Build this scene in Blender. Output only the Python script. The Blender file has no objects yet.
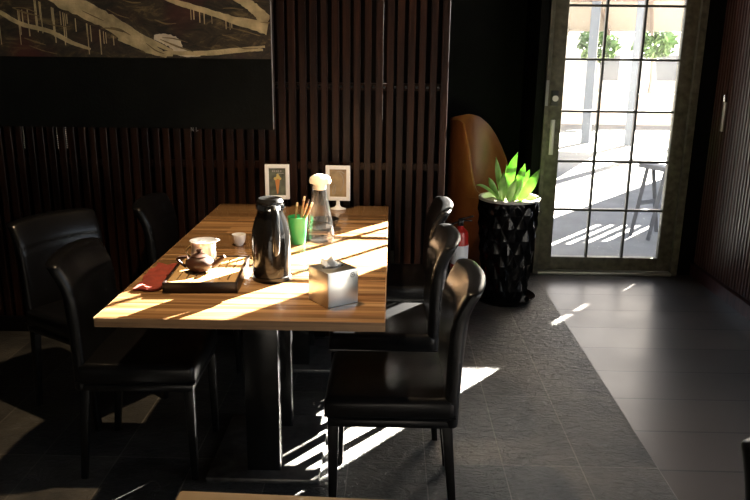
import bpy, bmesh, math, random
from mathutils import Vector, Matrix
random.seed(7)
C = bpy.context.scene.collection
PI = math.pi

# ------------------------------------------------------------------ camera
F, ROLL, H = 740.0, 0.011, 1.55
PITCH = math.atan(200 / F)
YAW = math.atan(15 / 766.0)
cam_d = bpy.data.cameras.new('camera')
cam_d.sensor_width = 36.0
cam_d.lens = 36.0 * F / 750.0
cam_d.clip_start = 0.02
cam = bpy.data.objects.new('camera', cam_d)
C.objects.link(cam)
cam.matrix_world = (Matrix.Translation((0, 0, H)) @ Matrix.Rotation(YAW, 4, 'Z')
                    @ Matrix.Rotation(PI / 2 - PITCH, 4, 'X') @ Matrix.Rotation(ROLL, 4, 'Z'))
bpy.context.scene.camera = cam

# ------------------------------------------------------------------ materials
def new_mat(name):
    m = bpy.data.materials.new(name)
    m.use_nodes = True
    nt = m.node_tree
    return m, nt, nt.nodes['Principled BSDF']

def node(nt, kind, **kw):
    n = nt.nodes.new(kind)
    for k, v in kw.items():
        if k in n.inputs:
            n.inputs[k].default_value = v
        else:
            setattr(n, k, v)
    return n

def pmat(name, col, rough=0.5, metal=0.0, coat=0.0, bump=0.0, bscale=60.0, var=0.0, vscale=8.0, spec=0.5):
    m, nt, b = new_mat(name)
    b.inputs['Base Color'].default_value = (*col, 1)
    b.inputs['Roughness'].default_value = rough
    b.inputs['Metallic'].default_value = metal
    b.inputs['Coat Weight'].default_value = coat
    b.inputs['Specular IOR Level'].default_value = spec
    tc = node(nt, 'ShaderNodeTexCoord')
    if var:
        n = node(nt, 'ShaderNodeTexNoise', Scale=vscale, Detail=5.0)
        nt.links.new(tc.outputs['Object'], n.inputs['Vector'])
        r = node(nt, 'ShaderNodeValToRGB')
        r.color_ramp.elements[0].position = 0.3
        r.color_ramp.elements[1].position = 0.7
        r.color_ramp.elements[0].color = (*[c * (1 - var) for c in col], 1)
        r.color_ramp.elements[1].color = (*[min(1, c * (1 + var)) for c in col], 1)
        nt.links.new(n.outputs['Fac'], r.inputs['Fac'])
        nt.links.new(r.outputs['Color'], b.inputs['Base Color'])
    if bump:
        n = node(nt, 'ShaderNodeTexNoise', Scale=bscale, Detail=4.0)
        nt.links.new(tc.outputs['Object'], n.inputs['Vector'])
        bp = node(nt, 'ShaderNodeBump', Strength=bump, Distance=0.01)
        nt.links.new(n.outputs['Fac'], bp.inputs['Height'])
        nt.links.new(bp.outputs['Normal'], b.inputs['Normal'])
    return m

def wood_mat(name, dark, mid, light, scale=(1.2, 38, 8), rough=0.3, coat=0.0, plank=None, spec=0.5):
    m, nt, b = new_mat(name)
    tc = node(nt, 'ShaderNodeTexCoord')
    mp = node(nt, 'ShaderNodeMapping')
    mp.inputs['Scale'].default_value = scale
    nt.links.new(tc.outputs['Object'], mp.inputs['Vector'])
    n1 = node(nt, 'ShaderNodeTexNoise', Scale=1.0, Detail=6.0, Roughness=0.6, Distortion=0.25)
    nt.links.new(mp.outputs['Vector'], n1.inputs['Vector'])
    r = node(nt, 'ShaderNodeValToRGB')
    e = r.color_ramp.elements
    e[0].position = 0.33; e[0].color = (*dark, 1)
    e[1].position = 0.72; e[1].color = (*light, 1)
    k = e.new(0.5); k.color = (*mid, 1)
    nt.links.new(n1.outputs['Fac'], r.inputs['Fac'])
    out = r.outputs['Color']
    if plank:
        br = node(nt, 'ShaderNodeTexBrick')
        br.offset = 0.37
        br.inputs['Scale'].default_value = 1.0
        br.inputs['Mortar Size'].default_value = 0.0
        br.inputs['Brick Width'].default_value = plank[0]
        br.inputs['Row Height'].default_value = plank[1]
        br.inputs['Color1'].default_value = (0.55, 0.55, 0.55, 1)
        br.inputs['Color2'].default_value = (1.25, 1.25, 1.25, 1)
        nt.links.new(tc.outputs['Object'], br.inputs['Vector'])
        mx = node(nt, 'ShaderNodeMix', data_type='RGBA', blend_type='MULTIPLY')
        mx.inputs['Factor'].default_value = 0.8
        nt.links.new(out, mx.inputs['A']); nt.links.new(br.outputs['Color'], mx.inputs['B'])
        out = mx.outputs['Result']
    nt.links.new(out, b.inputs['Base Color'])
    b.inputs['Roughness'].default_value = rough
    b.inputs['Coat Weight'].default_value = coat
    b.inputs['Specular IOR Level'].default_value = spec
    return m

def slate_mat():
    m, nt, b = new_mat('slate_tile')
    tc = node(nt, 'ShaderNodeTexCoord')
    mp = node(nt, 'ShaderNodeMapping')
    mp.inputs['Location'].default_value = (-0.155, -0.167, 0)
    mp.inputs['Rotation'].default_value = (0, 0, 0)
    nt.links.new(tc.outputs['Object'], mp.inputs['Vector'])
    sw = node(nt, 'ShaderNodeSeparateXYZ'); nt.links.new(mp.outputs['Vector'], sw.inputs[0])
    cb = node(nt, 'ShaderNodeCombineXYZ')
    nt.links.new(sw.outputs['Y'], cb.inputs['X']); nt.links.new(sw.outputs['X'], cb.inputs['Y'])
    br = node(nt, 'ShaderNodeTexBrick')
    br.offset = 0.0
    br.inputs['Scale'].default_value = 1.0
    br.inputs['Mortar Size'].default_value = 0.0022
    br.inputs['Mortar Smooth'].default_value = 0.2
    br.inputs['Brick Width'].default_value = 0.6
    br.inputs['Row Height'].default_value = 0.3
    br.inputs['Color1'].default_value = (0.030, 0.031, 0.032, 1)
    br.inputs['Color2'].default_value = (0.066, 0.065, 0.063, 1)
    br.inputs['Mortar'].default_value = (0.13, 0.125, 0.12, 1)
    nt.links.new(cb.outputs[0], br.inputs['Vector'])
    n = node(nt, 'ShaderNodeTexNoise', Scale=5.0, Detail=7.0, Roughness=0.65)
    nt.links.new(tc.outputs['Object'], n.inputs['Vector'])
    r = node(nt, 'ShaderNodeValToRGB')
    r.color_ramp.elements[0].position = 0.32; r.color_ramp.elements[0].color = (0.55, 0.56, 0.58, 1)
    r.color_ramp.elements[1].position = 0.72; r.color_ramp.elements[1].color = (1.5, 1.42, 1.3, 1)
    nt.links.new(n.outputs['Fac'], r.inputs['Fac'])
    mx = node(nt, 'ShaderNodeMix', data_type='RGBA', blend_type='MULTIPLY')
    mx.inputs['Factor'].default_value = 1.0
    nt.links.new(br.outputs['Color'], mx.inputs['A']); nt.links.new(r.outputs['Color'], mx.inputs['B'])
    nt.links.new(mx.outputs['Result'], b.inputs['Base Color'])
    b.inputs['Roughness'].default_value = 0.36
    b.inputs['Specular IOR Level'].default_value = 0.22
    # cleft relief
    mp2 = node(nt, 'ShaderNodeMapping'); mp2.inputs['Rotation'].default_value = (0, 0, 0.5)
    mp2.inputs['Scale'].default_value = (13, 19, 10)
    nt.links.new(tc.outputs['Object'], mp2.inputs['Vector'])
    n2 = node(nt, 'ShaderNodeTexNoise', Scale=1.5, Detail=8.0, Roughness=0.68, Distortion=1.1)
    nt.links.new(mp2.outputs['Vector'], n2.inputs['Vector'])
    b1 = node(nt, 'ShaderNodeBump', Strength=0.8, Distance=0.014)
    nt.links.new(n2.outputs['Fac'], b1.inputs['Height'])
    b2 = node(nt, 'ShaderNodeBump', Strength=0.5, Distance=0.003, invert=True)
    nt.links.new(br.outputs['Fac'], b2.inputs['Height'])
    nt.links.new(b1.outputs['Normal'], b2.inputs['Normal'])
    nt.links.new(b2.outputs['Normal'], b.inputs['Normal'])
    return m

def walkway_mat():
    m, nt, b = new_mat('walkway_tile')
    tc = node(nt, 'ShaderNodeTexCoord')
    mp = node(nt, 'ShaderNodeMapping')
    mp.inputs['Location'].default_value = (0.0, 0.193, 0)
    nt.links.new(tc.outputs['Object'], mp.inputs['Vector'])
    br = node(nt, 'ShaderNodeTexBrick')
    br.offset = 0.0
    br.inputs['Scale'].default_value = 1.0
    br.inputs['Mortar Size'].default_value = 0.0055
    br.inputs['Brick Width'].default_value = 9.0
    br.inputs['Row Height'].default_value = 0.305
    br.inputs['Color1'].default_value = (0.043, 0.037, 0.033, 1)
    br.inputs['Color2'].default_value = (0.058, 0.049, 0.043, 1)
    br.inputs['Mortar'].default_value = (0.015, 0.014, 0.013, 1)
    nt.links.new(mp.outputs['Vector'], br.inputs['Vector'])
    n = node(nt, 'ShaderNodeTexNoise', Scale=3.0, Detail=5.0)
    nt.links.new(tc.outputs['Object'], n.inputs['Vector'])
    mr = node(nt, 'ShaderNodeMapRange')
    mr.inputs['To Min'].default_value = 0.26; mr.inputs['To Max'].default_value = 0.42
    nt.links.new(n.outputs['Fac'], mr.inputs['Value'])
    nt.links.new(mr.outputs['Result'], b.inputs['Roughness'])
    b.inputs['Specular IOR Level'].default_value = 0.28
    nt.links.new(br.outputs['Color'], b.inputs['Base Color'])
    b2 = node(nt, 'ShaderNodeBump', Strength=0.6, Distance=0.003, invert=True)
    nt.links.new(br.outputs['Fac'], b2.inputs['Height'])
    nt.links.new(b2.outputs['Normal'], b.inputs['Normal'])
    return m

def pane_mat(name, haze=0.04, fpow=4.0):
    m, nt, b = new_mat(name)
    nt.nodes.remove(b)
    out = nt.nodes['Material Output']
    tr = node(nt, 'ShaderNodeBsdfTransparent')
    gl = node(nt, 'ShaderNodeBsdfGlossy', Roughness=0.03)
    df = node(nt, 'ShaderNodeBsdfDiffuse')
    df.inputs['Color'].default_value = (0.75, 0.75, 0.72, 1)
    lw_ = node(nt, 'ShaderNodeLayerWeight')
    fr = node(nt, 'ShaderNodeMath', operation='POWER'); fr.inputs[1].default_value = fpow
    nt.links.new(lw_.outputs['Facing'], fr.inputs[0])
    m1 = node(nt, 'ShaderNodeMixShader'); m2 = node(nt, 'ShaderNodeMixShader')
    tc = node(nt, 'ShaderNodeTexCoord')
    n = node(nt, 'ShaderNodeTexNoise', Scale=7.0, Detail=6.0, Roughness=0.7)
    nt.links.new(tc.outputs['Object'], n.inputs['Vector'])
    mr = node(nt, 'ShaderNodeMapRange')
    mr.inputs['From Min'].default_value = 0.4; mr.inputs['From Max'].default_value = 0.75
    mr.inputs['To Min'].default_value = haze * 0.5; mr.inputs['To Max'].default_value = haze * 2.2
    nt.links.new(n.outputs['Fac'], mr.inputs['Value'])
    nt.links.new(mr.outputs['Result'], m1.inputs['Fac'])
    nt.links.new(tr.outputs[0], m1.inputs[1]); nt.links.new(df.outputs[0], m1.inputs[2])
    nt.links.new(fr.outputs[0], m2.inputs['Fac'])
    nt.links.new(m1.outputs[0], m2.inputs[1]); nt.links.new(gl.outputs[0], m2.inputs[2])
    nt.links.new(m2.outputs[0], out.inputs['Surface'])
    return m

def leaf_mat():
    m, nt, b = new_mat('leaf_green')
    out = nt.nodes['Material Output']
    tc = node(nt, 'ShaderNodeTexCoord')
    n = node(nt, 'ShaderNodeTexNoise', Scale=14.0, Detail=4.0)
    nt.links.new(tc.outputs['Object'], n.inputs['Vector'])
    r = node(nt, 'ShaderNodeValToRGB')
    r.color_ramp.elements[0].position = 0.3; r.color_ramp.elements[0].color = (0.12, 0.29, 0.05, 1)
    r.color_ramp.elements[1].position = 0.75; r.color_ramp.elements[1].color = (0.34, 0.55, 0.17, 1)
    nt.links.new(n.outputs['Fac'], r.inputs['Fac'])
    nt.links.new(r.outputs['Color'], b.inputs['Base Color'])
    b.inputs['Roughness'].default_value = 0.35
    t = node(nt, 'ShaderNodeBsdfTranslucent')
    nt.links.new(r.outputs['Color'], t.inputs['Color'])
    mx = node(nt, 'ShaderNodeMixShader', Fac=0.42)
    nt.links.new(b.outputs[0], mx.inputs[1]); nt.links.new(t.outputs[0], mx.inputs[2])
    nt.links.new(mx.outputs[0], out.inputs['Surface'])
    return m

def glass_mat():
    m, nt, b = new_mat('clear_glass')
    nt.nodes.remove(b)
    out = nt.nodes['Material Output']
    g = node(nt, 'ShaderNodeBsdfGlass', Roughness=0.0, IOR=1.35)
    g.inputs['Color'].default_value = (0.93, 0.98, 0.97, 1)
    nt.links.new(g.outputs[0], out.inputs['Surface'])
    return m

def canvas_mat():
    m, nt, b = new_mat('canvas_ground')
    tc = node(nt, 'ShaderNodeTexCoord')
    mp = node(nt, 'ShaderNodeMapping'); mp.inputs['Rotation'].default_value = (0, 0.5, 0)
    mp.inputs['Scale'].default_value = (4, 4, 9)
    nt.links.new(tc.outputs['Object'], mp.inputs['Vector'])
    n = node(nt, 'ShaderNodeTexNoise', Scale=1.5, Detail=9.0, Roughness=0.75, Distortion=0.8)
    nt.links.new(mp.outputs['Vector'], n.inputs['Vector'])
    r = node(nt, 'ShaderNodeValToRGB')
    e = r.color_ramp.elements
    e[0].position = 0.42; e[0].color = (0.012, 0.010, 0.007, 1)
    e[1].position = 0.72; e[1].color = (0.26, 0.20, 0.09, 1)
    k = e.new(0.55); k.color = (0.05, 0.035, 0.018, 1)
    nt.links.new(n.outputs['Fac'], r.inputs['Fac'])
    n2 = node(nt, 'ShaderNodeTexNoise', Scale=2.2, Detail=3.0)
    nt.links.new(tc.outputs['Object'], n2.inputs['Vector'])
    r2 = node(nt, 'ShaderNodeValToRGB')
    r2.color_ramp.elements[0].position = 0.55; r2.color_ramp.elements[0].color = (0, 0, 0, 1)
    r2.color_ramp.elements[1].position = 0.7; r2.color_ramp.elements[1].color = (1, 1, 1, 1)
    nt.links.new(n2.outputs['Fac'], r2.inputs['Fac'])
    mx = node(nt, 'ShaderNodeMix', data_type='RGBA')
    nt.links.new(r2.outputs['Color'], mx.inputs['Factor'])
    nt.links.new(r.outputs['Color'], mx.inputs['A']); mx.inputs['B'].default_value = (0.07, 0.010, 0.008, 1)
    nt.links.new(mx.outputs['Result'], b.inputs['Base Color'])
    b.inputs['Roughness'].default_value = 0.6
    return m

M = {}
M['leather'] = pmat('black_leather', (0.003, 0.003, 0.0034), 0.28, bump=0.05, bscale=90, spec=0.27)
M['legblack'] = pmat('black_leg', (0.003, 0.003, 0.003), 0.35, spec=0.2, bump=0.05, bscale=150)
M['top'] = wood_mat('tabletop_wood', (0.115, 0.052, 0.020), (0.27, 0.145, 0.060), (0.44, 0.27, 0.125), (1.1, 46, 10), 0.27, 0.25, (0.75, 0.041))
M['edge'] = wood_mat('tabletop_edge', (0.14, 0.07, 0.03), (0.25, 0.14, 0.065), (0.38, 0.24, 0.12), (1.5, 5, 60), 0.35)
M['foretop'] = wood_mat('pale_table_wood', (0.30, 0.20, 0.11), (0.42, 0.30, 0.17), (0.52, 0.38, 0.23), (1.1, 40, 10), 0.35)
M['steelblack'] = pmat('black_steel', (0.006, 0.006, 0.0065), 0.25, metal=0.0, spec=0.3)
M['slat'] = wood_mat('dark_slat_wood', (0.005, 0.0014, 0.0006), (0.015, 0.0048, 0.0022), (0.036, 0.0125, 0.0055), (30, 30, 1.5), 0.40, spec=0.22)
M['slatr'] = wood_mat('red_brown_slat_wood', (0.026, 0.009, 0.008), (0.052, 0.020, 0.017), (0.085, 0.036, 0.031), (30, 30, 1.5), 0.36, spec=0.4)
M['dark'] = pmat('dark_panel', (0.003, 0.0022, 0.002), 0.6, spec=0.1)
M['black_wall'] = pmat('black_wall', (0.003, 0.0032, 0.0026), 0.7, var=0.3, spec=0.1)
M['slate'] = slate_mat()
M['walk'] = walkway_mat()
M['plaster'] = pmat('dark_plaster', (0.06, 0.055, 0.05), 0.8, var=0.2)
M['doorwood'] = pmat('weathered_door_wood', (0.11, 0.098, 0.066), 0.45, var=0.4, spec=0.3, vscale=22, bump=0.15, bscale=30)
M['muntin'] = pmat('muntin_metal', (0.045, 0.042, 0.036), 0.45)
M['pane'] = pane_mat('door_pane', 0.035)
M['steel'] = pmat('brushed_steel', (0.66, 0.65, 0.62), 0.30, metal=1.0, bump=0.03, bscale=200)
M['chrome'] = pmat('polished_steel', (0.75, 0.74, 0.72), 0.08, metal=1.0)
M['satin'] = pmat('satin_steel', (0.80, 0.79, 0.77), 0.30, metal=0.4)
M['baseplate'] = pmat('worn_steel_plate', (0.12, 0.118, 0.115), 0.42, metal=0.7, bump=0.15, bscale=60, var=0.4, vscale=18)
M['brass'] = pmat('pale_metal_plate', (0.46, 0.44, 0.38), 0.35, metal=0.6)
M['flaskblack'] = pmat('dark_chrome_flask', (0.008, 0.0075, 0.007), 0.12, metal=0.0, spec=0.4)
M['plasticblack'] = pmat('black_plastic', (0.012, 0.012, 0.012), 0.25)
M['white'] = pmat('white_plastic', (0.88, 0.88, 0.88), 0.35)
M['lid'] = pmat('cream_lid', (0.80, 0.77, 0.68), 0.4)
M['porcelain'] = pmat('white_porcelain', (0.80, 0.79, 0.77), 0.18, coat=0.4)
M['tissue'] = pmat('tissue_paper', (0.85, 0.84, 0.82), 0.9)
M['glass'] = glass_mat()
M['thinglass'] = pane_mat('thin_glass', 0.015, 2.2)
M['green'] = pmat('green_plastic', (0.03, 0.30, 0.10), 0.35)
M['chop'] = pmat('chopstick_wood', (0.30, 0.15, 0.06), 0.5, var=0.2)
M['choptip'] = pmat('chopstick_pale_tip', (0.70, 0.55, 0.36), 0.5)
M['clay'] = pmat('brown_clay', (0.040, 0.017, 0.010), 0.42, bump=0.05, bscale=120, spec=0.25)
M['bamboo'] = wood_mat('bamboo', (0.36, 0.21, 0.09), (0.48, 0.30, 0.13), (0.60, 0.40, 0.19), (30, 2, 8), 0.3)
M['traydark'] = pmat('dark_tray_wood', (0.014, 0.006, 0.004), 0.35)
M['redcloth'] = pmat('red_cloth', (0.22, 0.030, 0.016), 0.95, bump=0.4, bscale=240, var=0.25, vscale=30)
M['planter'] = pmat('black_glaze', (0.003, 0.003, 0.003), 0.12, spec=0.2)
M['soil'] = pmat('potting_gravel', (0.34, 0.29, 0.20), 0.9, bump=0.8, bscale=110, var=0.5, vscale=90)
M['rim'] = pmat('pale_rim', (0.50, 0.48, 0.42), 0.3)
M['leaf'] = leaf_mat()
M['tan'] = wood_mat('tan_leather', (0.20, 0.058, 0.016), (0.28, 0.085, 0.024), (0.36, 0.12, 0.036), (7, 7, 3), 0.4)
M['red'] = pmat('red_paint', (0.45, 0.018, 0.014), 0.3)
M['canvas'] = canvas_mat()
M['canvasblack'] = pmat('black_canvas', (0.0035, 0.004, 0.003), 0.8, spec=0.15, bump=0.15, bscale=90, var=0.3)
M['canvasedge'] = pmat('canvas_edge', (0.34, 0.33, 0.32), 0.7)
M['cream'] = pmat('cream_paint', (0.46, 0.37, 0.20), 0.5, bump=0.4, bscale=60, var=0.4, vscale=16)
M['gold'] = pmat('dull_gold_paint', (0.17, 0.125, 0.055), 0.6, var=0.4, vscale=20)
M['creamlight'] = pmat('pale_cream_paint', (0.66, 0.58, 0.42), 0.5, var=0.25, vscale=16)
M['photogreen'] = pmat('dark_green_print', (0.10, 0.115, 0.085), 0.35, var=0.6, vscale=26)
M['phototan'] = pmat('tan_print', (0.33, 0.24, 0.13), 0.35, var=0.35, vscale=22)
M['orange'] = pmat('orange_print', (0.55, 0.22, 0.06), 0.4)
M['yellowp'] = pmat('yellow_print', (0.60, 0.48, 0.16), 0.4)
M['ground'] = pmat('yard_paving', (0.12, 0.118, 0.116), 0.85, var=0.2, vscale=3)
M['render'] = pmat('pale_render', (0.74, 0.72, 0.68), 0.85, var=0.1)
M['pink'] = pmat('pinkish_render', (0.66, 0.54, 0.47), 0.85, var=0.15)
M['roof'] = pmat('grey_roof', (0.30, 0.31, 0.34), 0.8, var=0.15)
M['post'] = pmat('grey_steel_post', (0.045, 0.052, 0.065), 0.5)
M['awning'] = pmat('beige_awning', (0.20, 0.165, 0.13), 0.8)
M['beam'] = pmat('brown_beam', (0.07, 0.045, 0.03), 0.7)
M['foliage'] = pmat('tree_foliage', (0.07, 0.12, 0.04), 0.7, var=0.5, vscale=6)
M['bark'] = pmat('bark', (0.16, 0.14, 0.12), 0.9)
M['trestle'] = pmat('grey_trestle_wood', (0.13, 0.13, 0.14), 0.7, var=0.2)
M['glint'] = pmat('pale_glint', (0.5, 0.47, 0.40), 0.3)

# ------------------------------------------------------------------ mesh helpers
def V(*a): return Vector(a)

class MB:
    def __init__(s): s.bm = bmesh.new()
    def box(s, c, size, rot=None, bevel=0.0, taper=None, seg=2):
        g = bmesh.ops.create_cube(s.bm, size=1.0)
        vs = g['verts']
        for v in vs:
            v.co.x *= size[0]; v.co.y *= size[1]; v.co.z *= size[2]
            if taper is not None and v.co.z < 0:
                v.co.x *= taper; v.co.y *= taper
        if bevel:
            es = list({e for v in vs for e in v.link_edges})
            r = bmesh.ops.bevel(s.bm, geom=es, offset=bevel, segments=seg, affect='EDGES', profile=0.5)
            vs = list({v for f in r['faces'] for v in f.verts} | {v for v in vs if v.is_valid})
        mt = Matrix.Translation(Vector(c))
        if rot is not None:
            mt = mt @ (rot if isinstance(rot, Matrix) else Matrix.Rotation(rot, 4, 'Z'))
        for v in vs: v.co = mt @ v.co
        return s
    def span(s, a, b, bevel=0.0):
        return s.box([(a[i] + b[i]) / 2 for i in range(3)], [abs(b[i] - a[i]) for i in range(3)], None, bevel)
    def tube(s, pts, radii, n=12, cap=True):
        pts = [Vector(p) for p in pts]
        if not hasattr(radii, '__len__'): radii = [radii] * len(pts)
        rings = []
        up = None
        for i, p in enumerate(pts):
            d = (pts[min(i + 1, len(pts) - 1)] - pts[max(i - 1, 0)]).normalized()
            if up is None:
                up = Vector((0, 0, 1)) if abs(d.z) < 0.9 else Vector((1, 0, 0))
            x = up.cross(d).normalized(); y = d.cross(x).normalized(); up = y
            rings.append([s.bm.verts.new(p + (x * math.cos(2 * PI * k / n) + y * math.sin(2 * PI * k / n)) * radii[i]) for k in range(n)])
        for a, b in zip(rings, rings[1:]):
            for k in range(n):
                s.bm.faces.new((a[k], a[(k + 1) % n], b[(k + 1) % n], b[k]))
        if cap:
            s.bm.faces.new(list(reversed(rings[0]))); s.bm.faces.new(rings[-1])
        return s
    def lathe(s, prof, c=(0, 0, 0), n=40, sx=1.0, sy=1.0, fn=None):
        rings = []
        for r, z in prof:
            if r < 1e-6:
                rings.append([s.bm.verts.new((c[0], c[1], c[2] + z))])
            else:
                ring = []
                for k in range(n):
                    a = 2 * PI * k / n
                    rr = r if fn is None else r * fn(a, z)
                    ring.append(s.bm.verts.new((c[0] + rr * sx * math.cos(a), c[1] + rr * sy * math.sin(a), c[2] + z)))
                rings.append(ring)
        for a, b in zip(rings, rings[1:]):
            for k in range(n):
                k2 = (k + 1) % n
                if len(a) == 1 and len(b) == 1: continue
                if len(a) == 1: s.bm.faces.new((a[0], b[k2], b[k]))
                elif len(b) == 1: s.bm.faces.new((a[k], a[k2], b[0]))
                else: s.bm.faces.new((a[k], a[k2], b[k2], b[k]))
        return s
    def sphere(s, c, r, u=16, v=10, scale=(1, 1, 1)):
        g = bmesh.ops.create_uvsphere(s.bm, u_segments=u, v_segments=v, radius=r)
        for w in g['verts']:
            w.co = Vector((w.co.x * scale[0] + c[0], w.co.y * scale[1] + c[1], w.co.z * scale[2] + c[2]))
        return s
    def prism(s, poly, axis, a, b):
        """poly: 2-D outline; extruded along axis from a to b"""
        def mk(p, t):
            if axis == 'X': return (t, p[0], p[1])
            if axis == 'Y': return (p[0], t, p[1])
            return (p[0], p[1], t)
        lo = [s.bm.verts.new(mk(p, a)) for p in poly]; hi = [s.bm.verts.new(mk(p, b)) for p in poly]
        n = len(poly)
        s.bm.faces.new(lo); s.bm.faces.new(list(reversed(hi)))
        for k in range(n): s.bm.faces.new((lo[k], hi[k], hi[(k + 1) % n], lo[(k + 1) % n]))
        return s
    def shell(s, fn, nu, nv, closed_u=False):
        """closed solid from fn(u, v, side) with side 0 / 1"""
        g = [[[s.bm.verts.new(fn(i / nu, j / nv, k)) for j in range(nv + 1)] for i in range(nu + (0 if closed_u else 1))] for k in (0, 1)]
        N = nu
        for k in (0, 1):
            for i in range(N):
                i2 = (i + 1) % len(g[k])
                for j in range(nv):
                    q = (g[k][i][j], g[k][i2][j], g[k][i2][j + 1], g[k][i][j + 1])
                    s.bm.faces.new(q if k else tuple(reversed(q)))
        for i in range(N):
            i2 = (i + 1) % len(g[0])
            for j in (0, nv):
                s.bm.faces.new((g[0][i][j], g[0][i2][j], g[1][i2][j], g[1][i][j]))
        if not closed_u:
            for i in (0, nu):
                for j in range(nv):
                    s.bm.faces.new((g[0][i][j], g[0][i][j + 1], g[1][i][j + 1], g[1][i][j]))
        return s
    def build(s, name, mat, parent=None, smooth=True, subsurf=0, angle=38):
        bm = s.bm
        bmesh.ops.recalc_face_normals(bm, faces=bm.faces)
        for f in bm.faces: f.smooth = smooth
        for e in bm.edges:
            if len(e.link_faces) == 2 and e.calc_face_angle(0) > math.radians(angle) and not subsurf:
                e.smooth = False
        me = bpy.data.meshes.new(name)
        bm.to_mesh(me); bm.free()
        me.materials.append(M[mat])
        o = bpy.data.objects.new(name, me)
        C.objects.link(o)
        if parent is not None: o.parent = parent
        if subsurf:
            md = o.modifiers.new('s', 'SUBSURF'); md.levels = subsurf; md.render_levels = subsurf
        return o

def tag(o, label=None, cat=None, group=None, kind=None):
    if label: o['label'] = label
    if cat: o['category'] = cat
    if group: o['group'] = group
    if kind: o['kind'] = kind
    return o

def thing(name, label, cat, loc=(0, 0, 0), rz=0.0, group=None, kind=None):
    o = bpy.data.objects.new(name, None)
    o.empty_display_size = 0.05
    C.objects.link(o)
    o.location = loc; o.rotation_euler = (0, 0, rz)
    return tag(o, label, cat, group, kind)

def copy_tree(o, parent=None):
    c = o.copy(); C.objects.link(c)
    if parent is not None: c.parent = parent
    for ch in list(o.children): copy_tree(ch, c)
    return c

def struct(o): o['kind'] = 'structure'; return o

# ------------------------------------------------------------------ the room
YW = 3.87      # face of the slatted wall behind the tables
YD = 5.18      # door plane
XR = 2.19      # face of the slatted wall on the right
ZC = 2.95
XL, YF = -3.4, -1.6
XJ = 1.045     # left jamb of the door opening
YA = 5.72      # back of the alcove

struct(MB().span((XL, YF, -0.1), (1.055, YA, 0)).build('floor', 'slate'))
struct(MB().span((1.055, YF, -0.1), (XR + 0.12, YD + 0.12, 0)).build('floor_walkway', 'walk'))
struct(MB().span((XL, YF, ZC), (XR + 0.12, YA, ZC + 0.12)).build('ceiling', 'plaster'))
struct(MB().span((XL - 0.12, YF, -0.1), (XL, YA + 0.12, ZC + 0.12)).build('wall_left', 'plaster'))
struct(MB().span((XL - 0.12, YF - 0.12, -0.1), (XR + 0.12, YF, ZC + 0.12)).build('wall_front', 'plaster'))
struct(MB().span((XL, YA, -0.1), (XJ, YA + 0.12, ZC + 0.12)).build('wall_alcove', 'black_wall'))

# short return wall between alcove and door; unseen slot added to sun the slit
m = MB()
m.span((XJ - 0.06, YD, 0), (XJ, YA, 1.90)).span((XJ - 0.06, YD, 2.62), (XJ, YA, ZC))
m.span((XJ - 0.06, YD, 1.90), (XJ, 5.20, 2.62)).span((XJ - 0.06, 5.38, 1.90), (XJ, YA, 2.62))
struct(m.build('wall_return', 'black_wall'))
struct(MB().span((XJ - 0.035, 5.20, 1.90), (XJ - 0.025, 5.38, 2.62)).build('sun_slot_pane', 'pane'))

# slatted wall behind the tables
wb = struct(thing('wall_back', None, None, (0, YW, 0)))
front = MB(); back = MB()
x = 0.268; pitch = 0.0556; i = 0
xs = []
while x > XL + 0.05:
    xs.append(x); x -= pitch
for i, x in enumerate(xs):
    w = 0.036 + random.uniform(-0.003, 0.003)
    d = random.uniform(-0.003, 0.003)
    front.box((x + random.uniform(-.0025, .0025), 0.013 + d, ZC / 2), (w, 0.026, ZC - 0.002), None, 0.002, seg=1)
for i in range(len(xs) - 1):
    xm = (xs[i] + xs[i + 1]) / 2
    if abs(xm - 0.0178) < 0.02:
        continue                                   # the one open slit
    back.box((xm, 0.085, ZC / 2), (0.046, 0.020, ZC - 0.002))
front.span((0.262, 0.0, 0.001), (0.287, 0.105, ZC - 0.001), 0.002)  # end post added to stop sun leaking between the slat layers
front.build('slat', 'slat', wb, smooth=False)
back.build('backing_slat', 'dark', wb, smooth=False)
rl = MB()
for z in (1.366, 0.955, 0.16, 2.3):
    rl.span((XL, 0.028, z - 0.018), (-0.019, 0.06, z + 0.018)).span((0.031, 0.028, z - 0.018), (0.285, 0.06, z + 0.018))
rl.build('rail', 'slat', wb, smooth=False)
bolts = MB()
for x in xs[:34]:
    for dx in (-0.012, 0.012):
        pass
    bolts.box((x - pitch / 2, 0.027, 1.366), (0.012, 0.008, 0.012))
bolts.build('bolt', 'steelblack', wb)
struct(MB().span((XL, YW - 0.012, 0), (-0.35, YW - 0.001, 0.09)).build('baseboard_back', 'dark'))
# back of the space behind the left part of the wall
struct(MB().span((XL, YW + 0.13, 0), (-0.62, YW + 0.20, ZC)).build('wall_partition', 'dark'))

# slatted wall on the right
wr = struct(thing('wall_right', None, None, (XR, 0, 0)))
WY0, WY1, WZ0, WZ1 = 0.2, 3.0, 0.03, 2.35          # window beside the camera
pn = MB()
pn.span((0.03, YF, 0), (0.12, WY0, ZC)).span((0.03, WY1, 0), (0.12, YD + 0.12, ZC))
pn.span((0.03, WY0, 0), (0.12, WY1, WZ0)).span((0.03, WY0, WZ1), (0.12, WY1, ZC))
pn.build('panel', 'dark', wr, smooth=False)
sl = MB()
y = YD - 0.03
while y > 3.1:
    sl.box((0.014, y, (ZC + 0.1) / 2), (0.028, 0.021, ZC - 0.1), None, 0.002, seg=1)
    y -= 0.0385
sl.build('slat', 'slatr', wr, smooth=False)
struct(MB().span((XR - 0.012, 3.0, 0), (XR + 0.028, YD, 0.085)).build('baseboard_right', 'slatr'))
wn = struct(thing('window_1', None, None, (XR, 0, 0)))
MB().span((0.06, WY0, WZ0), (0.068, WY1, WZ1)).build('pane', 'pane', wn)
m = MB()
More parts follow.
